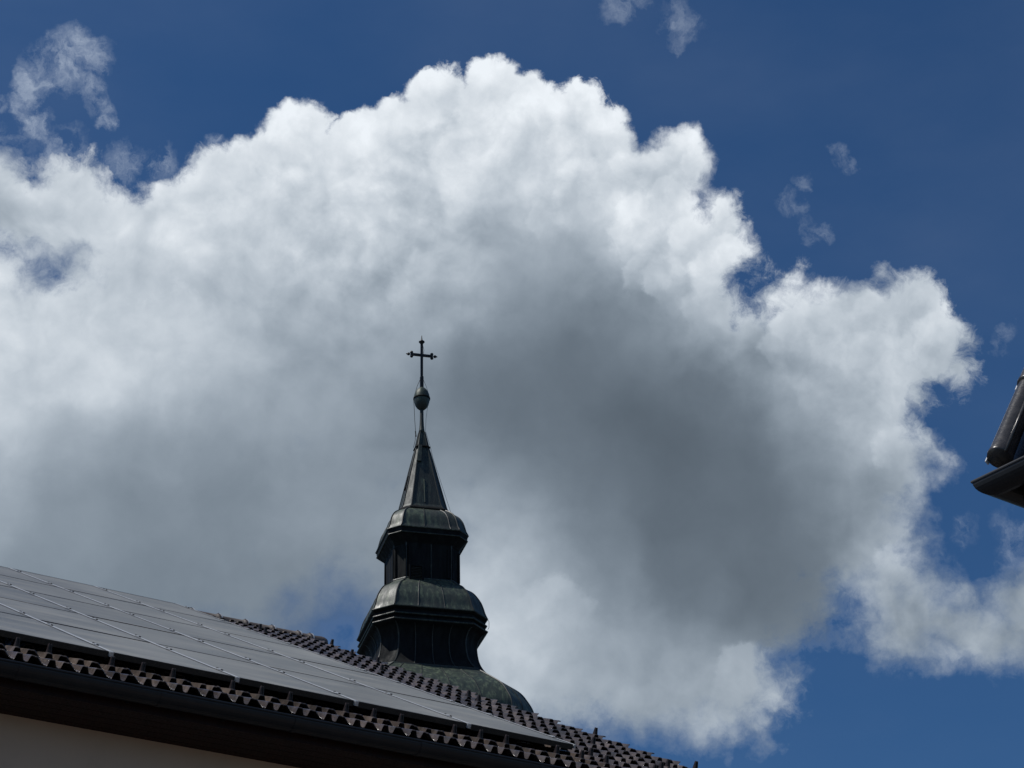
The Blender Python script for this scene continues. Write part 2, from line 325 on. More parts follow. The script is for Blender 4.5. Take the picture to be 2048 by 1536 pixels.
# ------------------------------------------------------------------ mesh helpers
class MB:
    """collects shapes into one mesh"""
    def __init__(s): s.v = []; s.f = []
    def add(s, vs, fs):
        o = len(s.v); s.v += [Vector(p) for p in vs]; s.f += [tuple(i+o for i in f) for f in fs]
    def box(s, c, ax, ay, az, hx, hy, hz):
        c = Vector(c); P = [c + ax*(i*hx) + ay*(j*hy) + az*(k*hz) for k in (-1, 1) for j in (-1, 1) for i in (-1, 1)]
        s.add(P, [(0,2,3,1), (4,5,7,6), (0,1,5,4), (2,6,7,3), (0,4,6,2), (1,3,7,5)])
    def tube(s, pts, r, n=8, caps=True):
        pts = [Vector(p) for p in pts]; k = len(pts)
        rr = r if isinstance(r, (list, tuple)) else [r]*k
        V = []; ref = None
        for i, p in enumerate(pts):
            t = (pts[min(i+1, k-1)] - pts[max(i-1, 0)]).normalized()
            if ref is None: ref = t.orthogonal().normalized()
            x = (ref - t*ref.dot(t)).normalized(); y = t.cross(x); ref = x
            for j in range(n):
                a = 2*math.pi*j/n + math.pi/n; V.append(p + (x*math.cos(a) + y*math.sin(a))*rr[i])
        Fc = [(i*n+j, i*n+(j+1) % n, (i+1)*n+(j+1) % n, (i+1)*n+j) for i in range(k-1) for j in range(n)]
        if caps: Fc += [tuple(reversed(range(n))), tuple((k-1)*n+j for j in range(n))]
        s.add(V, Fc)
    def rings(s, rings, close_top=True, close_bot=True):
        n = len(rings[0]); V = [p for r in rings for p in r]
        Fc = [(i*n+j, i*n+(j+1) % n, (i+1)*n+(j+1) % n, (i+1)*n+j) for i in range(len(rings)-1) for j in range(n)]
        if close_bot: Fc.append(tuple(reversed(range(n))))
        if close_top: Fc.append(tuple((len(rings)-1)*n+j for j in range(n)))
        s.add(V, Fc)
    def sheet(s, grid):
        m = len(grid[0]); V = [p for r in grid for p in r]
        s.add(V, [(i*m+j, i*m+j+1, (i+1)*m+j+1, (i+1)*m+j) for i in range(len(grid)-1) for j in range(m-1)])
    def build(s, name, mat, parent=None, smooth=False, bevel=0, fix=True, origin=None):
        me = bpy.data.meshes.new(name); og = Vector(origin) if origin is not None else Vector((0, 0, 0))
        me.from_pydata([p-og for p in s.v], [], s.f)
        if fix:
            b = bmesh.new(); b.from_mesh(me); bmesh.ops.recalc_face_normals(b, faces=b.faces); b.to_mesh(me); b.free()
        me.materials.append(mat)
        if smooth:
            for p in me.polygons: p.use_smooth = True
        o = bpy.data.objects.new(name, me); COL.objects.link(o); o.location = og
        if parent is not None:
            o.parent = parent; o.matrix_parent_inverse = parent.matrix_basis.inverted()   # world place == own basis
        if bevel:
            md = o.modifiers.new('bevel', 'BEVEL'); md.width = bevel; md.segments = 2; md.limit_method = 'ANGLE'
        return o
def tag(o, label, cat, group=None):
    o['label'] = label; o['category'] = cat
    if group: o['group'] = group
    return o
def empty(name, loc=(0, 0, 0)):
    o = bpy.data.objects.new(name, None); COL.objects.link(o); o.location = loc; o.empty_display_size = .2
    return o

# ------------------------------------------------------------------ materials
def mat(name, base, rough=.6, spec=.5, metal=0, var=None, bump=None, coords='Object', stretch=(1, 1, 1), coat=0, var2=None):
    """principled material with noise colour variation: var=(scale, colour, lo, hi); bump=(scale, strength, distance)"""
    m = bpy.data.materials.new(name); m.use_nodes = True; t = m.node_tree; t.nodes.clear(); B = NB(t)
    p = B.node('ShaderNodeBsdfPrincipled'); o = B.node('ShaderNodeOutputMaterial'); t.links.new(p.outputs[0], o.inputs[0])
    tc = B.node('ShaderNodeTexCoord').outputs[coords]
    mp = B.node('ShaderNodeMapping'); B._in(mp.inputs[0], tc); mp.inputs['Scale'].default_value = stretch
    vec = mp.outputs[0]; col = tuple(base)+(1,)
    for vr in (var, var2):
        if vr:
            nz = B.noise(vec if vr is var else tc, vr[0], 6, .62).outputs['Fac']
            col = B.mixc(B.smooth(nz, vr[2], vr[3]), col, tuple(vr[1])+(1,))
    B._in(p.inputs['Base Color'], col)
    if name == 'glazed_clay':
        g_ = B.node('ShaderNodeNewGeometry'); col = B.mixc(1.0, col, B.mixc(g_.outputs['Random Per Island'], (.62, .60, .60, 1), (1.22, 1.16, 1.10, 1)), 'MULTIPLY'); B._in(p.inputs['Base Color'], col)
    p.inputs['Roughness'].default_value = rough; p.inputs['Specular IOR Level'].default_value = spec; p.inputs['Metallic'].default_value = metal
    p.inputs['Coat Weight'].default_value = coat
    if bump:
        nz = B.noise(vec, bump[0], 5, .6).outputs['Fac']; bn = B.node('ShaderNodeBump'); B._in(bn.inputs['Height'], nz)
        bn.inputs['Strength'].default_value = bump[1]; bn.inputs['Distance'].default_value = bump[2]; B._in(p.inputs['Normal'], bn.outputs[0])
        rr = B.lin(nz, .3, .7, rough*.75, min(1, rough*1.3)); B._in(p.inputs['Roughness'], rr)
    return m
M_TILE = mat('glazed_clay', (.092, .075, .066), .21, .6, var=(9, (.160, .134, .120), .42, .66), bump=(40, .2, .003), var2=(4.0, (.060, .054, .049), .48, .64))
M_RIDGE = mat('weathered_clay', (.070, .055, .047), .5, .5, var=(18, (.14, .115, .10), .45, .7), bump=(70, .4, .004))
M_DARKCLAY = mat('dark_clay', (.016, .011, .011), .4, .5, var=(30, (.065, .042, .04), .4, .7), bump=(90, .3, .002))
M_COPPER = mat('patinated_copper', (.019, .028, .025), .52, .45, var=(11, (.062, .086, .068), .44, .70), bump=(7, .4, .03), stretch=(1, 1, .10), var2=(1.1, (.018, .024, .023), .46, .66))
M_COPPERB = mat('green_copper', (.032, .046, .038), .50, .45, var=(10, (.118, .152, .098), .45, .72), bump=(7, .4, .03), stretch=(1, 1, .10), var2=(.9, (.022, .029, .028), .46, .66))
M_COPSHADE = mat('shaded_copper', (.0055, .0068, .008), .75, .16, var=(5, (.012, .015, .015), .45, .7), bump=(8, .2, .015), stretch=(1, 1, .25))  # copper of drum, neck and cornices, with their shade put into the colour
M_SEAM = mat('copper_seam', (.022, .027, .026), .5, .45, var=(6, (.060, .072, .060), .5, .7))
M_IRON = mat('black_iron', (.008, .009, .011), .5, .4, var=(14, (.03, .03, .032), .5, .7))
M_GUTTER = mat('painted_gutter', (.010, .011, .014), .45, .45, var=(5, (.017, .018, .021), .45, .7))
M_WOOD = mat('brown_stained_wood', (.022, .0065, .005), .6, .3, var=(14, (.012, .004, .0035), .4, .7), bump=(60, .3, .002), stretch=(1, 1, .4))
M_WALL = mat('warm_grey_render', (.64, .47, .35), .95, .2, var=(3, (.60, .44, .325), .4, .7), bump=(260, .25, .002))
M_STONE = mat('tower_render', (.42, .38, .30), .95, .2, var=(3, (.36, .33, .27), .4, .7), bump=(90, .3, .004))
M_ALU = mat('silver_aluminium', (.66, .67, .67), .36, .5, metal=.35, var=(30, (.52, .53, .54), .4, .7))
M_BLACKALU = mat('black_anodised_aluminium', (.030, .029, .028), .45, .5, metal=.25, var=(25, (.055, .052, .048), .5, .75))
M_SLAB = mat('roof_underlay', (.02, .018, .017), .9, .2, var=(6, (.03, .028, .026), .4, .7))
M_GROUND = mat('asphalt', (.055, .055, .056), .9, .3, var=(1.2, (.075, .073, .07), .35, .7), bump=(60, .3, .01))
M_RIDGE2 = mat('grey_clay_cap', (.042, .039, .037), .30, .55, var=(14, (.075, .07, .066), .45, .7), bump=(60, .25, .003))
M_WIRE = mat('wire', (.05, .055, .05), .6, .4, var=(9, (.08, .08, .08), .4, .6))
# panel glass: near-black cells under dusty glass, sky sheen painted into the dust colour, streaks along the eaves
def glass_mat():
    m = bpy.data.materials.new('solar_glass'); m.use_nodes = True; t = m.node_tree; t.nodes.clear(); B = NB(t)
    p = B.node('ShaderNodeBsdfPrincipled'); o = B.node('ShaderNodeOutputMaterial'); t.links.new(p.outputs[0], o.inputs[0])
    g = B.node('ShaderNodeNewGeometry').outputs['Position']
    # position in the plane of the roof
    a = B.v('DOT_PRODUCT', g, tuple(EV)); b = B.v('DOT_PRODUCT', g, tuple(UV_))
    c = B.node('ShaderNodeCombineXYZ'); B._in(c.inputs[0], B.m('MULTIPLY', a, .50)); B._in(c.inputs[1], B.m('MULTIPLY', b, 2.2)); vec = c.outputs[0]
    n1 = B.noise(vec, 1.7, 9, .72).outputs['Fac']; n2 = B.noise(g, .7, 4, .5).outputs['Fac']
    dust_sheen = B.m('ADD', B.m('MULTIPLY', B.smooth(n1, .38, .64), .65), B.m('MULTIPLY', B.smooth(n2, .3, .7), .35))
    B._in(p.inputs['Base Color'], B.mixc(dust_sheen, (.070, .070, .062, 1), (.310, .300, .265, 1)))
    B._in(p.inputs['Roughness'], B.lin(n1, .3, .7, .26, .42)); p.inputs['IOR'].default_value = 1.45
    p.inputs['Specular IOR Level'].default_value = .42
    bn = B.node('ShaderNodeBump'); B._in(bn.inputs['Height'], n1); bn.inputs['Strength'].default_value = .04; bn.inputs['Distance'].default_value = .002
    B._in(p.inputs['Normal'], bn.outputs[0])
    return m

# ------------------------------------------------------------------ ground
g = MB(); g.add([(-600, -600, 0), (600, -600, 0), (600, 600, 0), (-600, 600, 0)], [(0, 1, 2, 3)])
gr = g.build('ground', M_GROUND, fix=False); gr['kind'] = 'structure'

# ------------------------------------------------------------------ house with the solar roof
AZ, BE = 0.99192617, 0.47996125
EV = Vector((math.sin(AZ), math.cos(AZ), 0)); OV = Vector((math.cos(AZ), -math.sin(AZ), 0)); ZV = Vector((0, 0, 1))
UV_ = -OV*math.cos(BE) + ZV*math.sin(BE); NV_ = EV.cross(UV_)
P0 = CAM + Vector((0.44257235, 17.32288411, 6.09705921))
def RP(s, t, h=0): return P0 + EV*s + UV_*t + NV_*h
TE, GAUGE, TW, SV, TR = -.70, .420, .2325, 2.00, 9.5
HT = -.118                                           # trough level of the tiles at their lower edge
house = empty('tiled_house', RP(SV, TE, 0) - ZV*(RP(SV, TE, 0).z))
tag(house, 'house with dark brown interlocking roof tiles carrying rows of solar panels', 'house')
# tile profile across one tile (fraction of width, height)
PROFH = 1.42
PROF = [(0, .033), (.05, .034), (.09, .033), (.14, .027), (.20, .017), (.27, .008), (.34, .002), (.40, .0), (.425, .004), (.445, .018), (.465, .031), (.50, .034), (.60, .034), (.635, .032),
        (.675, .014), (.71, .003), (.77, .0), (.83, .003), (.85, .013), (.875, .030), (.91, .034), (1.0, .033)]
PROF = [(x, z*PROFH) for x, z in PROF]
TH = .009
roof = MB()
NROW = 24; SMIN = -9.6
for r in range(NROW+1):
    tf = TE + r*GAUGE; L_ = GAUGE+.05 if r < NROW else TR-tf
    off = (r % 2)*TW*.5
    ncol = int((SV-SMIN)/TW)
    for c in range(ncol+1):
        s1 = SV - c*TW - (off if c else 0) ; s0 = SV - (c+1)*TW - off
        dh = random.uniform(-.0025, .0025); dt = random.uniform(-.004, .004); tw = random.uniform(-.002, .002)
        if c == 0 and off:
            pr2 = [(x*TW, z) for x, z in PROF] + [((1+x)*TW, z) for x, z in PROF[1:] if x <= .5001]
        else:
            pr2 = [(x*TW, z) for x, z in PROF]
        top_f = []; top_b = []; bot_f = []; rnd = []
        for x, z in pr2:
            s_ = s0 + x; k = tw*(x/TW-.5)
            rnd.append(RP(s_, tf+dt, HT+z+dh+k-.004)); top_f.append(RP(s_, tf+dt+.006, HT+z+dh+k)); top_b.append(RP(s_, tf+L_, HT+z*.12-.010+dh))
            bot_f.append(RP(s_, tf+dt+.002, HT+z+dh+k-TH))
        bot_b = [RP(s0+x, tf+.20, HT+z*.60+dh-TH-.006) for x, z in pr2]
        roof.sheet([bot_b, bot_f, rnd, top_f, top_b])
        # side closing at the verge
        if c == 0: roof.add([top_f[-1], top_b[-1], top_b[-1]-NV_*.03, bot_f[-1]], [(0, 1, 2, 3)])
roof_o = roof.build('roof', M_TILE, house, fix=False)
roof_o['label'] = 'dark glazed interlocking roof tiles'
for p in roof_o.data.polygons: p.use_smooth = False
# underlay slab and far slope
ul = MB(); RA = RP(0, TR, HT-.05)
def section(s): # closed ring of the slab section
    e0 = RP(s, TE+.05, HT-.035); a0 = RP(s, TR, HT-.035); half = (a0-e0).dot(-OV); far = a0 - OV*half - ZV*(a0.z-e0.z)
    return [e0, a0, far, far-ZV*.14, a0-ZV*.16, e0-ZV*.10]
ul.rings([section(SMIN-.2), section(SV-.05)])
ul.build('roof_deck', M_SLAB, house)
fs = MB()
a0 = RP(0, TR, HT); e0 = RP(0, TE, HT); half = (a0-e0).dot(-OV); dirf = (-OV*half - ZV*(a0.z-e0.z)).normalized(); nf = Vector((0,0,0))
rowsf = int((a0-e0).length/GAUGE)
for r in range(rowsf):
    A = RP(SMIN, TR, HT) + dirf*(r*GAUGE); Bq = RP(SV, TR, HT) + dirf*(r*GAUGE); up = ZV*.02
    fs.add([A, Bq, Bq+dirf*GAUGE+up, A+dirf*GAUGE+up, A+dirf*GAUGE, Bq+dirf*GAUGE], [(0, 1, 2, 3), (3, 2, 5, 4)])
fs.build('rear_roof', M_TILE, house, fix=False)
# ridge caps
def ridge_tile(s0, s1, last=False):
    b = MB(); c0 = TR; n = 12
    def ring(s, r, dz=0):
        C0 = RP(s, TR, -.157); out = []
        for j in range(n+1):
            a = math.pi*j/n; out.append(C0 + OV*(r*1.05*math.cos(a)) + ZV*(r*1.02*math.sin(a)+dz))
        return out
    prof = [(s0-.03, .094), (s0, .094), (s1-.045, .100), (s1-.040, .108), (s1-.012, .112), (s1-.006, .104), (s1+.002, .104)]
    if last: prof = [(s0-.03, .094), (s0, .094), (s1-.10, .103), (s1-.09, .103), (s1-.05, .100), (s1-.02, .088), (s1-.002, .06), (s1, .02)]
    b.sheet([ring(s, r) for s, r in prof])
    o = b.build('ridge_tile', M_RIDGE, roof_o, smooth=True, fix=False)
    return o
RS = [2.28, 2.06, 1.90]
while RS[-1] > SMIN: RS.append(RS[-1]-.350)
for i in range(len(RS)-1):
    if RS[i] < .4: break
    ridge_tile(RS[i+1], RS[i], i == 0)
    if i:
        k = MB(); s = RS[i]; C0 = RP(s, TR, -.157)
        arc = [C0 + OV*(.114*math.cos(a)) + ZV*(.114*math.sin(a)) for a in [math.pi*(.06+.5*j/9) for j in range(10)]]
        k.sheet([[p - EV*.007 for p in arc], [p - EV*.007 + (p-C0).normalized()*.004 for p in arc], [p + EV*.007 + (p-C0).normalized()*.004 for p in arc], [p + EV*.007 for p in arc]])
        k.build('ridge_clip', M_ALU, roof_o, fix=False)
        k = MB(); k.tube([C0+ZV*.10, C0+ZV*.128], [.018, .012], 6); k.build('clip_stud', M_DARKCLAY, roof_o, fix=False)
if True:
    b = MB(); n = 12; rows = []
    for s in (SMIN, .38):
        C0 = RP(s, TR, -.157); rows.append([C0 + OV*(.1*math.cos(math.pi*j/n)) + ZV*(.1*math.sin(math.pi*j/n)) for j in range(n+1)])
    b.sheet(rows); b.build('ridge_tile', M_RIDGE, roof_o, smooth=True, fix=False)
# snow guards: ribbed stubs on the tile crests
sg = MB()
V3 = lambda x, y, z: Vector((x, y, z))
def slab(w0, y0, w1, y1, d0, d1, z1):
    sg.add([V3(w0[0], y0, 0), V3(w0[1], y0, 0), V3(w1[1], y1, z1), V3(w1[0], y1, z1), V3(w0[0], y0+d0, 0), V3(w0[1], y0+d0, 0), V3(w1[1], y1+d1, z1), V3(w1[0], y1+d1, z1)],
           [(0,1,2,3), (4,7,6,5), (0,4,5,1), (3,2,6,7), (0,3,7,4), (1,5,6,2)])
slab((-.016, .016), .006, (-.012, .012), .024, .028, .008, .068)
for q in (-1, 1): slab((q*.012-.004, q*.012+.004), 0, (q*.009-.0035, q*.009+.0035), .018, .042, .014, .072)
ROT = Matrix((EV, UV_, NV_)).transposed().to_4x4()
sg_proto = None
def guard(row, col, crest=.56):
    global sg_proto
    off = (row % 2)*TW*.5
    s = SV - (col+1)*TW - off + crest*TW; t = TE + row*GAUGE + .015
    Mx = ROT.copy(); Mx.translation = RP(s, t, HT+.036)
    if sg_proto is None:
        sg_proto = sg.build('snow_guard', M_DARKCLAY); o = sg_proto
    else:
        o = sg_proto.copy(); COL.objects.link(o)
    o.parent = roof_o; o.matrix_parent_inverse = roof_o.matrix_basis.inverted(); o.matrix_basis = Mx
    return o

for c in range(0, 46):
    if c % 4 != 2: guard(1, c)
    if c % 3 == 1: guard(2, c)
for r, c in ((4,0),(8,0),(3,2),(5,3),(2,2),(11,2),(12,2),(15,3),(18,1),(19,1),(22,0),(22,4),(21,4)):
    if r > 2 or c < 6: guard(r, c)

# gutter, fascia, soffit, walls
def EP(s, out, dz): return RP(s, TE, HT+.002) + OV*out + ZV*dz
GL, GR = SMIN-.1, SV+.04
def gutter_ring(s, r=.082, t=.003):
    C0 = EP(s, .040, -.072); o_ = [C0 + OV*(r*math.cos(a)) + ZV*(r*math.sin(a)) for a in [-math.pi*j/14 for j in range(15)]]
    i_ = [C0 + OV*((r-t)*math.cos(a)) + ZV*((r-t)*math.sin(a)) for a in [-math.pi*j/14 for j in range(14, -1, -1)]]
    return o_ + i_
gt = MB(); gt.rings([gutter_ring(GL), gutter_ring(GR)])
gt.tube([EP(GL, .122, -.072), EP(GR, .122, -.072)], .009, 10)      # rolled front bead
gutter = gt.build('gutter', M_GUTTER, house, fix=True)
s = -5.9
while s < GR:
    k = MB(); q = gutter_ring(s, .0855, .003); q2 = gutter_ring(s+.035, .0855, .003)
    k.rings([q[:15]+q[15:], q2[:15]+q2[15:]]); k.build('gutter_joint', M_GUTTER, gutter); s += 1.02
s = -6.2
while s < GR:
    k = MB(); k.box(EP(s, -.036, -.085), EV, OV, ZV, .012, .004, .06); k.tube([EP(s, .125, -.068), EP(s, -.036, -.035)], .004, 5)
    k.build('gutter_bracket', M_GUTTER, gutter); s += .72
fa = MB(); fa.box(EP((GL+GR)/2, -.055, -.105), EV, OV, ZV, (GR-GL)/2-.03, .012, .085); fa.build('fascia', M_WOOD, house)
so = MB(); nb = 5
for j in range(nb):
    so.box(EP((GL+GR)/2, -.068-.052-j*.097, -.178), EV, OV, ZV, (GR-GL)/2-.04, .0455, .010)
so.build('soffit', M_WOOD, house)
WX = -.53
far_out = -(RP(0, TR, 0)-RP(0, TE, 0)).dot(-OV)*2 - WX
wl = MB()
def wsec(s):
    A = EP(s, WX, -.168); Bf = EP(s, far_out, -.168); top = RP(s, TR, -.36)
    dn = ZV*(A.z+.0)
    slope_z = math.tan(BE)*(-WX)
    return [A-dn, A, A+ZV*0.0 + ZV*.13, top, Bf+ZV*.13, Bf, Bf-dn]
wl.rings([wsec(SMIN), wsec(SV-.10)]); wl.build('wall', M_WALL, house)
# purlin ends and verge board
vb = MB(); A = RP(SV-.045, TE+.03, HT-.09); B_ = RP(SV-.045, TR, HT-.09); d = (B_-A).normalized()
vb.box((A+B_)/2, d, EV, d.cross(EV), (B_-A).length/2, .012, .06); vb.build('verge_board', M_WOOD, house)

# ------------------------------------------------------------------ solar panels and their rails
PA, PB = 0.98974418, 0.98974418*1.77920927
M_GLASS = glass_mat()
def rot_at(s, t, h):
    m = ROT.copy(); m.translation = RP(s, t, h); return m
proto = None; ORD = ['', 'right-hand', 'second', 'third', 'fourth', 'fifth']
ROWN = ['bottom', 'second', 'middle', 'fourth', 'top']
GAPC, GAPR, PT = .019, .006, .045
def make_panel():
    root = empty('solar_panel'); X, Y, Z = Vector((1,0,0)), Vector((0,1,0)), Vector((0,0,1))
    w, l = PA-2*GAPC, PB-2*GAPR; fr = .011
    f = MB()
    f.box((0, l/2, -PT/2-.002), X, Y, Z, .001, .001, .001) if False else None
    for sx in (-1, 1): f.box((sx*(w/2-fr/2), l/2, -PT/2), X, Y, Z, fr/2, l/2, PT/2)
    for yy in (fr/2, l-fr/2): f.box((0, yy, -PT/2), X, Y, Z, w/2-fr-.0002, fr/2, PT/2-.0003)
    for zz in (-.010, -.022, -.033): f.box((0, -.0015, zz), X, Y, Z, w/2-.004, .0015, .0022)
    for yy in (.003,): f.box((0, .017, -PT+.0015), X, Y, Z, w/2-fr-.001, .010, .0012)
    fo = f.build('frame', M_BLACKALU, root)
    g_ = MB(); g_.box((0, l/2, -.0055), X, Y, Z, w/2-fr-.0004, l/2-fr-.0004, .0028); g_.build('glass', M_GLASS, root)
    b_ = MB(); b_.box((0, l/2, -.012), X, Y, Z, w/2-fr-.003, l/2-fr-.003, .0012); b_.build('back_sheet', M_SLAB, root)
    return root
for row in range(5):
    for c in range(5):
        if proto is None: o = proto = make_panel()
        else:
            o = proto.copy(); COL.objects.link(o)
            for ch in list(proto.children):
                k = ch.copy(); COL.objects.link(k); k.parent = o
        jz = random.uniform(-.0012, .0012)
        m = rot_at(-(c+.5)*PA, row*PB + GAPR, 0)
        o.matrix_basis = m
        o.rotation_euler = (m.to_3x3() @ Matrix.Rotation(random.uniform(-.0012, .0012), 3, 'X') @ Matrix.Rotation(random.uniform(-.0010, .0010), 3, 'Y')).to_euler()
        lab = 'solar panel in the %s row, %s' % (ROWN[row]+(' (lowest)' if 0 else ''), 'at its right-hand end beside the bare tiles' if c == 0 else ORD[c+1]+' from the right-hand end')
        tag(o, lab, 'solar panel', 'solar panels on the tiled roof')
RN = ['along the right-hand edge of the solar array', 'between the first and second columns of panels from the right', 'between the second and third columns of panels from the right',
      'between the third and fourth columns of panels from the right', 'between the fourth and fifth columns of panels from the right']
for c in range(5):
    m = rot_at(-c*PA + (-.004 if c == 0 else 0), 0, 0); inv = Matrix(m)
    r = empty('mounting_rail'); r.matrix_basis = m
    X, Y, Z = EV, UV_, NV_; og = m.translation
    hw = .0165 if c else .008
    b = MB(); b.box(og + Y*(2.5*PB) + Z*(-.0145), X, Y, Z, hw, 2.5*PB-.002, .0165)
    ro = b.build('profile', M_ALU, r, origin=og)
    if c:
        k = MB()
        for zz in (-.006, -.018, -.030): k.box(og + Y*(-.006) + Z*zz, X, Y, Z, .015, .008, .0042)
        k.box(og + Y*(-.004) + Z*(-.018), X, Y, Z, .012, .006, .0175)
        k.build('end_cap', M_ALU, r, origin=og)
    for row in range(5):
        for fr_ in (.20, .80):
            if c == 0 and row < 0: continue
            y = (row+fr_)*PB
            k = MB(); k.box(og + Y*y + Z*.0045, X, Y, Z, .021, .030, .0022)
            co = k.build('clamp', M_ALU, r, origin=og)
            k = MB()
            for q in (-1, 1): k.tube([og+Y*(y+q*.045)+Z*.002, og+Y*(y+q*.045)+Z*.011], .009, 6)
            k.build('bolt', M_BLACKALU, co, origin=og)
    tag(r, 'thin silver aluminium rail ' + RN[c], 'mounting rail', 'silver rails between the solar panels')

# ------------------------------------------------------------------ church tower
TT = R_(15); TM = Vector((math.cos(TT), math.sin(TT), 0)); TQ = Vector((math.sin(TT), -math.cos(TT), 0))
AX = CAM + Vector((-2.43761787, 54.52577017, 0)); AX.z = 0
def projy(P):
    d = P-CAM; return 768 - FPX*d.dot(UPV)/d.dot(FWD)
def zfor(xy, y):
    lo, hi = 0., 60.
    for _ in range(50):
        m_ = (lo+hi)/2
        if projy(Vector((xy.x, xy.y, m_))) > y: lo = m_
        else: hi = m_
    return m_
def mpp(z):  # metres per photo pixel on the tower axis
    return (Vector((AX.x, AX.y, z))-CAM).dot(FWD)/FPX
def level(off, y, k=.305):
    ext = math.cos(TT) + (1-k)*math.sin(TT); rpx = off/ext
    near = rpx*(-math.sin(TT) + (1-k)*math.cos(TT)); yc = y + near*.385
    z = zfor(AX, yc); return rpx*mpp(z), z, k
def oct_ring(r, z, k, grow=0):
    r = r+grow; c = (r-grow)*(1-k)+grow*.41; P = []
    for a, b in ((-c, r), (c, r), (r, c), (r, -c), (c, -r), (-c, -r), (-r, -c), (-r, c)):
        P.append(AX + TM*a + TQ*b + ZV*z)
    return P
def subdiv(levels, n=3):
    out = []
    for i in range(len(levels)-1):
        p0 = levels[max(i-1, 0)]; p1 = levels[i]; p2 = levels[i+1]; p3 = levels[min(i+2, len(levels)-1)]
        for j in range(n):
            t = j/n
            out.append(tuple(.5*((2*b)+(-a+c)*t+(2*a-5*b+4*c-d)*t*t+(-a+3*b-3*c+d)*t**3) for a, b, c, d in zip(p0, p1, p2, p3)))
    out.append(levels[-1]); return out
def face_pt(lv, edge, f):
    P = oct_ring(*lv); return P[edge].lerp(P[(edge+1) % 8], f)
tower = empty('church_tower', (AX.x, AX.y, 0))
tag(tower, 'slender church tower top of dark patinated copper with stacked bulbous roofs', 'church tower')
def shell(name, pts, mt, k=.305, parent=tower, smooth=True, seams=None, hips=True, n=3, tube=.020, k_end=None):
    lv = [level(o, y, k) for o, y in pts]
    if smooth: lv = subdiv(lv, n)
    b = MB(); b.rings([oct_ring(*l) for l in lv]); nf0 = len(b.f)
    if hips:
        for e in range(8): b.tube([face_pt(l, e, 0) for l in lv], tube, 6)
    for e, fs_ in (seams or {}).items():
        for f_ in fs_: b.tube([face_pt(l, e, f_) for l in lv], tube*.75, 5)
    o = b.build(name, mt, parent, fix=True)
    o.data.materials.append(M_SEAM)
    for p in o.data.polygons[nf0:]: p.material_index = 1
    return o, lv
# edges: 0 front face, 1 right-front chamfer, 2 right, 3, 4 back, 5, 6 left face, 7 left-front chamfer
ALLS = {0: (.3, .64), 2: (.3, .64), 4: (.5,), 6: (.25, .5, .75)}
bell, _ = shell('bell_shaped_base', [(136,1354.5),(151.7,1362.5),(174.6,1375.4),(197.5,1389.7),(211.8,1406.9),(221.9,1424),(224.5,1440),(225,1465)], M_COPPERB, seams={0: (.12,.34,.56,.78), 2: (.25,.5,.75), 6: (.25,.5,.75), 1: (.5,), 3: (.5,)}, n=4)
neck, _ = shell('flared_neck', [(126.5,1271),(119,1277),(112.5,1289.4),(110.8,1303.7),(115,1326.6),(124,1343.0),(136.5,1354.3)], M_COPSHADE, seams={0: (.25,.5,.75), 2: (.33,.66), 6: (.33,.66)}, n=4, tube=.018)
fl = MB(); fl.rings([oct_ring(*level(137.5, 1353)), oct_ring(*level(138.5, 1355.5)), oct_ring(*level(137, 1357))]); fl.build('flashing_band', M_COPPER, tower)
cor, _ = shell('lower_cornice', [(131.4,1239.5),(131.9,1243),(129.5,1245),(126.5,1247),(127,1250),(130,1253.5),(130,1256),(126,1259),(127,1262),(131,1265.5),(131.8,1268),(129.5,1270),(124,1273)], M_COPSHADE, smooth=False, hips=False)
cb = MB()
for yy, oo in ((1241, 132.4), (1255, 130.6), (1266.5, 132.2)):
    l = level(oo, yy); P = oct_ring(*l); cb.tube(P+[P[0]], .022, 6, caps=False)
cb.build('cornice_moulding', M_COPPER, cor)
bulb, _ = shell('lower_bulb_roof', [(77,1173.8),(82,1178.2),(90,1183),(104,1190.5),(116.5,1205.5),(122.5,1217.7),(127.0,1231),(131.0,1239.2)], M_COPPERB, seams=ALLS, n=4, tube=.022)
drum, dl = shell('lantern_drum', [(75.4,1104),(75.0,1130),(74.8,1155),(75,1177)], M_COPSHADE, smooth=False, seams={0: (.55,), 2: (.5,), 6: (.5,)}, tube=.016)
# raised panel frames on the drum faces
zt, zb = dl[0][1]-.10, dl[-1][1]+.10; rd = dl[0][0]
pf = MB()
for e in (7, 0, 1, 2, 6):
    A, B_ = oct_ring(rd, 0, .305)[e], oct_ring(rd, 0, .305)[(e+1) % 8]; ed = (B_-A).normalized(); nn = Vector((ed.y, -ed.x, 0))
    if nn.dot((A+B_)/2-Vector((AX.x, AX.y, 0))) < 0: nn = -nn
    w_ = (B_-A).length
    for f_ in (.07, .93): pf.box(A+ed*(w_*f_)+nn*.012+ZV*((zt+zb)/2), ed, nn, ZV, .028, .014, (zt-zb)/2)
pf.build('pilaster_strip', M_COPSHADE, drum)
ledge = MB(); ledge.rings([oct_ring(*level(78.5, 1172.5)), oct_ring(*level(79.5, 1174.6)), oct_ring(*level(78.5, 1176.2))]); ledge.build('ledge', M_COPPER, drum)
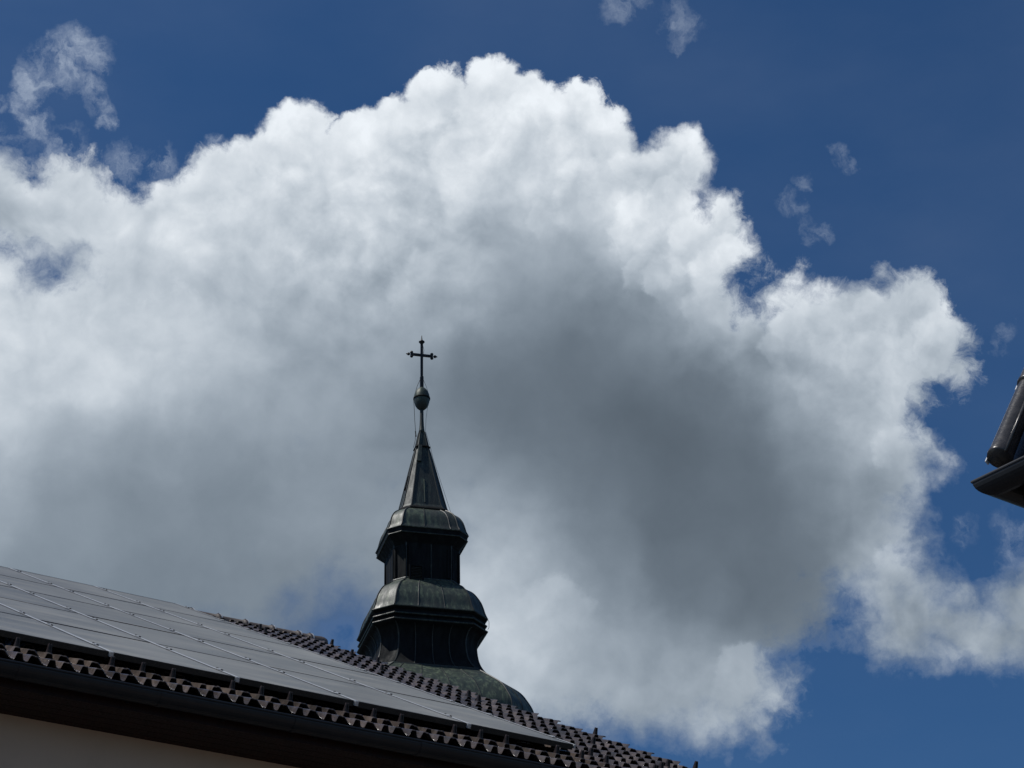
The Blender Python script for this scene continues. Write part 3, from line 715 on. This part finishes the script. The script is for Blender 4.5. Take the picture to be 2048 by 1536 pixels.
# louvre on the front face
lx = -26.4*mpp(24.5); Pl = AX + TM*lx + TQ*rd; Pl.z = zfor(Pl, 1148.5)
lo = MB(); lw, lh = 12.5*mpp(24.5)/.966, 16*mpp(24.5)/.93
lo.box(Pl+TQ*.012, TM, TQ, ZV, lw, .015, lh)
for dx in (-1, 1): lo.box(Pl+TM*(dx*lw)+TQ*.035, TM, TQ, ZV, .022, .04, lh+.02)
for dz_ in (-1, 1): lo.box(Pl+ZV*(dz_*lh)+TQ*.035, TM, TQ, ZV, lw, .038, .020)
lv_o = lo.build('louvre', M_COPSHADE, drum)
sl = MB()
for j in range(9):
    zz = -lh+.05+(2*lh-.1)*j/8; dd = (TQ*.8-ZV*.6).normalized()
    sl.box(Pl+ZV*zz+TQ*.045, TM, dd, TM.cross(dd), lw-.03, .028, .006)
sl.build('louvre_slats', M_SEAM, lv_o)
UC, _ = shell('upper_cornice', [(93.0,1073.5),(93.6,1075),(93.0,1077),(92,1085.5),(91,1087),(84,1094),(77,1102),(75.3,1105)], M_COPSHADE, k=.27, smooth=False, hips=False)
cb = MB(); P = oct_ring(*level(93.8, 1075.2, .27)); cb.tube(P+[P[0]], .022, 6, caps=False); P = oct_ring(*level(92.2, 1086, .27)); cb.tube(P+[P[0]], .018, 6, caps=False); cb.build('cornice_moulding', M_COPPER, UC)
cap, _ = shell('upper_bulb_roof', [(56,1030.5),(63,1032.5),(74,1038.5),(81.5,1047),(85.5,1056),(89,1067),(92.8,1073.6)], M_COPPERB, k=.27, seams={0: (.40, .85), 2: (.5,), 6: (.3, .65), 4: (.5,)}, n=4, tube=.022)
spire, spl = shell('spire', [(13.5,896),(17.5,907),(25.2,932.6),(36.0,970.3),(50.3,1019.8),(54.5,1026.5),(57.5,1029.6)], M_COPPER, k=.33, smooth=False, seams={6: (.5,), 2: (.55,)}, tube=.020)
st, _ = shell('spire_top', [(6.6,865),(9.5,876),(13.3,891.5),(14.2,896.5)], M_COPPER, k=.33, smooth=False, tube=.016, parent=spire)
cl = MB(); cl.rings([oct_ring(*level(o, y, .33)) for o, y in ((14,893.2),(17.2,894.6),(17.6,896.4),(14.2,898.2))]); cl.build('collar', M_COPSHADE, spire)
bf = MB(); bf.rings([oct_ring(*level(o, y, .33)) for o, y in ((54.5,1025),(58.8,1028.6),(59.3,1030.6),(55,1032.4))]); bf.build('foot_moulding', M_COPSHADE, spire)
def spire_pt(edge, f, y):  # a point on a spire face at photo height y of the axis
    z = zfor(AX, y)
    for a, b in zip(spl[:-1], spl[1:]):
        if b[1] <= z <= a[1]:
            t = (a[1]-z)/(a[1]-b[1]); r = a[0]+(b[0]-a[0])*t; return face_pt((r, z, .33), edge, f)
    return face_pt(spl[0], edge, f)
def plate(name, edge, f, y0, y1, w0, w1, th, m, parent=spire):
    A, B_ = spire_pt(edge, f, y0), spire_pt(edge, f, y1); up = (A-B_).normalized()
    q0, q1 = spire_pt(edge, 0, (y0+y1)/2), spire_pt(edge, 1, (y0+y1)/2); ed = (q1-q0).normalized(); nn = ed.cross(up).normalized()
    if nn.dot(A-Vector((AX.x, AX.y, A.z))) < 0: nn = -nn
    b = MB(); V = []
    for h in (-.01, th):
        V += [A-ed*w0/2+nn*h, A+ed*w0/2+nn*h, B_+ed*w1/2+nn*h, B_-ed*w1/2+nn*h]
    b.add(V, [(0,1,2,3), (4,5,6,7), (0,1,5,4), (1,2,6,5), (2,3,7,6), (3,0,4,7)])
    return b.build(name, m, parent, bevel=.01)
plate('inspection_plate', 0, .13, 897, 934, .10, .13, .05, M_COPPER)
pl2 = plate('small_dormer', 6, .70, 960, 986, .12, .20, .045, M_COPSHADE)
plate('seam_strip', 0, .45, 972, 1024, .025, .03, .02, M_COPPERB)

# stem, orb, cross
def lathe(name, pts, m, parent, n=28, smooth=True):
    b = MB(); R = []
    for o_, y in pts:
        z = zfor(AX, y); r = o_*mpp(z); R.append([AX + ZV*z + TM*(r*math.cos(2*math.pi*j/n)) + TQ*(r*math.sin(2*math.pi*j/n)) for j in range(n)])
    b.rings(R); return b.build(name, m, parent, smooth=smooth)
lathe('stem', [(3.4,815),(3.6,822),(3.9,840),(4.6,852),(5.6,861),(7.2,866.5)], M_COPPER, spire, 14)
orb = lathe('orb', [(2.6,774.8),(5.5,776.4),(9.5,779.6),(13,784.5),(15.2,790.5),(15.8,796.6),(15.8,799),(15.3,804),(13.6,810),(10.5,815),(6.5,818.6),(4.0,819.8)], M_COPPERB, tower)
lathe('band', [(15.6,795.8),(16.9,796.3),(17.0,799.0),(15.6,799.6)], M_COPSHADE, orb)
cr = MB(); zc0, zc1 = zfor(AX, 777), zfor(AX, 686)
cr.box(AX+ZV*((zc0+zc1)/2), TM, TQ, ZV, .034, .026, (zc1-zc0)/2)
cr.box(AX+ZV*(zc0+.18), TM, TQ, ZV, .045, .04, .18)
cross = cr.build('cross', M_IRON, tower, bevel=.006)
zb_ = zfor(AX, 710.6); arm = MB(); al = 29.2*mpp(zb_)/math.cos(TT)
arm.box(AX+ZV*zb_, TM, TQ, ZV, al-.10, .030, .030)
for sg_ in (-1, 1):
    C0 = AX + ZV*zb_ + TM*(sg_*(al-.13))
    for d in (TM*sg_*.085, ZV*.062, -ZV*.062): 
        b2 = [C0+d]
        for rr_ in (1,):
            nst = 6; rings_ = []
            for i in range(nst+1):
                ph = math.pi*i/nst; rings_.append([C0+d+TM*(.044*math.cos(ph)*1.0)+ (TQ*math.cos(2*math.pi*j/8)+ZV*math.sin(2*math.pi*j/8))*(.044*max(.08, math.sin(ph))) for j in range(8)])
            arm.rings(rings_)
    arm.tube([C0+TM*(sg_*.11), C0+TM*(sg_*.155)], [.03, .008], 6)
arm.build('crossbar', M_IRON, cross)
lathe('finial', [(.8,671.5),(1.0,676),(1.6,679.5),(3.2,681.5),(5.9,683.2),(6.0,684.6),(4.2,686.2),(3.0,687.5),(2.2,691)], M_IRON, cross, 14)
# lightning conductor wires
wr = MB(); zA = zfor(AX, 755); 
def SP(off, y, q=0): 
    z = zfor(AX, y); return AX + ZV*z + Vector((1, 0, 0))*(off*mpp(z)) + TQ*q
wr.tube([SP(-1.5, 755), SP(-9, 772), SP(-16.6, 797), SP(-15.2, 812), SP(-14, 840), SP(-12.3, 862), SP(-13, 880), SP(-16.5, 895)], .0075, 5)
wr.tube([SP(1.5, 755), SP(9, 773), SP(17, 798), SP(12, 812), SP(8.6, 838), SP(7.6, 862), SP(17.5, 895), SP(22, 915), SP(58, 1026), SP(64, 1034)], .0045, 5)
wr.tube([SP(1.5, 688), SP(4.5, 700), SP(2.5, 716)], .005, 4)
wr.tube([SP(-12.6, 862), SP(-12.0, 868), SP(-11.2, 873)], .016, 5)
wr.tube([SP(132, 1243), SP(134.5, 1246), SP(134.5, 1258), SP(132, 1262)], .006, 4)
wr.build('lightning_wire', M_WIRE, tower)
# masonry shaft under the copper
ms = MB(); zb0 = level(225, 1465)[1]; rb = level(225, 1465)[0]
ms.rings([oct_ring(rb-.25, 0, .12), oct_ring(rb-.25, zb0-.35, .12), oct_ring(rb-.02, zb0-.30, .12), oct_ring(rb-.02, zb0-.01, .12)])
ms.build('masonry_shaft', M_STONE, tower)

# ------------------------------------------------------------------ neighbouring house at the right edge
def unp(x, y, dep): 
    d = FWD + RGT*((x-1024)/FPX) + UPV*((768-y)/FPX); return CAM + d*dep
DH = 11.0
LC = unp(1944, 964, DH)                                   # outer lip of the gutter at the mitred corner
D1 = Vector((.616, -.788, 0)); D2 = Vector((.788, .616, 0))
nh = empty('corner_house', (LC.x+1, LC.y+.2, 0)); tag(nh, 'corner of a second house at the right edge with steep roof above a half-round gutter', 'house')
GRD = .075
def gring(C0, out, r=GRD):    # half ring; out = outward horizontal vector (not unit at the mitre)
    A = [C0 + out*(r*math.cos(a)) + ZV*(r*1.05*math.sin(a)) for a in [-math.pi*j/14 for j in range(15)]]
    Bq = [C0 + out*((r-.004)*math.cos(a)) + ZV*((r-.004)*1.05*math.sin(a)) for a in [-math.pi*j/14 for j in range(14, -1, -1)]]
    return A+Bq
O1, O2 = -D2, -D1                                          # outward of leg one, leg two
CC = LC + (D1+D2)*GRD                                      # centre line corner
L1, L2 = 2.2, 5.0
gm = MB(); gm.rings([gring(CC+D1*L1, O1), gring(CC, O1+O2), gring(CC+D2*L2, O2)])
gm.tube([LC+D1*(L1), LC, LC+D2*L2], .008, 8)
g2 = gm.build('gutter', M_GUTTER, nh)
for dd in (.55, 1.4): 
    k = MB(); k.rings([gring(CC+D1*dd, O1, GRD+.004), gring(CC+D1*(dd+.04), O1, GRD+.004)]); k.build('gutter_joint', M_GUTTER, g2)
# eaves box
eb = MB(); IC = LC + (D1+D2)*(2*GRD+.012)
def prism(b, C0, in0, w, z0, z1, l1, l2):
    A = C0 + (D1+D2)*in0; B_ = C0 + (D1+D2)*(in0+w)
    for zz in ((z0, z1),):
        b.rings([[A+D1*l1+ZV*z0, A+D1*l1+ZV*z1, A+D1*l1+D2*w+ZV*z1, A+D1*l1+D2*w+ZV*z0], [A+ZV*z0, A+ZV*z1, B_+ZV*z1, B_+ZV*z0], [A+D2*l2+ZV*z0, A+D2*l2+ZV*z1, A+D2*l2+D1*w+ZV*z1, A+D2*l2+D1*w+ZV*z0]])
prism(eb, IC, 0, .02, -.14, .05, L1, L2); eb.build('fascia', M_WOOD, nh)
ebs = MB(); prism(ebs, IC, .022, .42, -.150, -.130, L1, L2); ebs.build('soffit', M_WOOD, nh)
hw = MB(); prism(hw, IC, .44, .30, -LC.z, -.152, L1, L2); hw.build('wall', M_WALL, nh)
# steep roof: verge caps climbing away, tiled slope beside them
S0 = unp(1999, 917, DH+.28); S1t = (unp(2061, 766, DH+.28+.30))
best = None
for i in range(300, 850):
    p_ = R_(i/10); v_ = D2*math.cos(p_)+ZV*math.sin(p_); q = S0+v_*.35
    d = q-CAM; X_ = 1024+FPX*d.dot(RGT)/d.dot(FWD); Y_ = projy(q)
    e_ = abs((917-Y_)/(X_-1999)-2.43) if X_ > 1999.5 else 9
    if best is None or e_ < best[0]: best = (e_, v_, X_, Y_)
VD = best[1]; PXL = math.hypot(best[2]-1999, best[3]-917)/.35     # px per metre along the verge
NR = D1.cross(VD).normalized()
if NR.dot(CAM-S0) < 0: NR = -NR
CL = 158/PXL
r2 = MB(); ncr = 6
for r in range(ncr):
    A = S0 + VD*(r*CL*.5+.16) + D1*.10 - NR*.055
    r2.add([A+NR*.045, A+D1*L1+NR*.045, A+D1*L1+VD*CL*.56+NR*.02, A+VD*CL*.56+NR*.02, A+NR*.015, A+D1*L1+NR*.015], [(0,1,2,3), (0,1,5,4)])
    for q in range(7):
        a = A + D1*(.16+q*.30); r2.tube([a+NR*.045, a+VD*CL*.52+NR*.028], .03, 8)
A = S0 + VD*(-.03) - D1*.02 - NR*.10; Bq = A + VD*(CL*.5*ncr)
r2.rings([[A+NR*.018, A+D1*L1+NR*.018, A+D1*L1-NR*.26, A-NR*.26], [Bq+NR*.018, Bq+D1*L1+NR*.018, Bq+D1*L1-NR*.26, Bq-NR*.26]])
rf2 = r2.build('roof', M_DARKCLAY, nh)
for r in range(3):
    b = MB(); A = S0 + VD*(r*CL); rad = 24.5/ (FPX/(DH+.3)) 
    rings_ = []
    sx_ = D1; 
    for tt, rr in ((-.0, rad*1.06), (.015, rad*1.10), (.05, rad*1.02), (CL-.02, rad*.93), (CL+.05, rad*.90)):
        rings_.append([A+VD*tt + (sx_*math.cos(a)+NR*math.sin(a))*rr for a in [2*math.pi*j/20 for j in range(20)]])
    b.rings(rings_)
    # overlap rim line along the inner side
    b.tube([A+D1*rad*.98+NR*rad*.35+VD*.0, A+D1*rad*.90+NR*rad*.35+VD*CL], .010, 6)
    ro = b.build('verge_cap', M_RIDGE2, rf2, smooth=True)
    b = MB(); b.box(A-D1*rad*1.08+NR*rad*.25+VD*.012, D1, NR, VD, .004, .012, .026); b.build('cap_clip', M_ALU, ro)
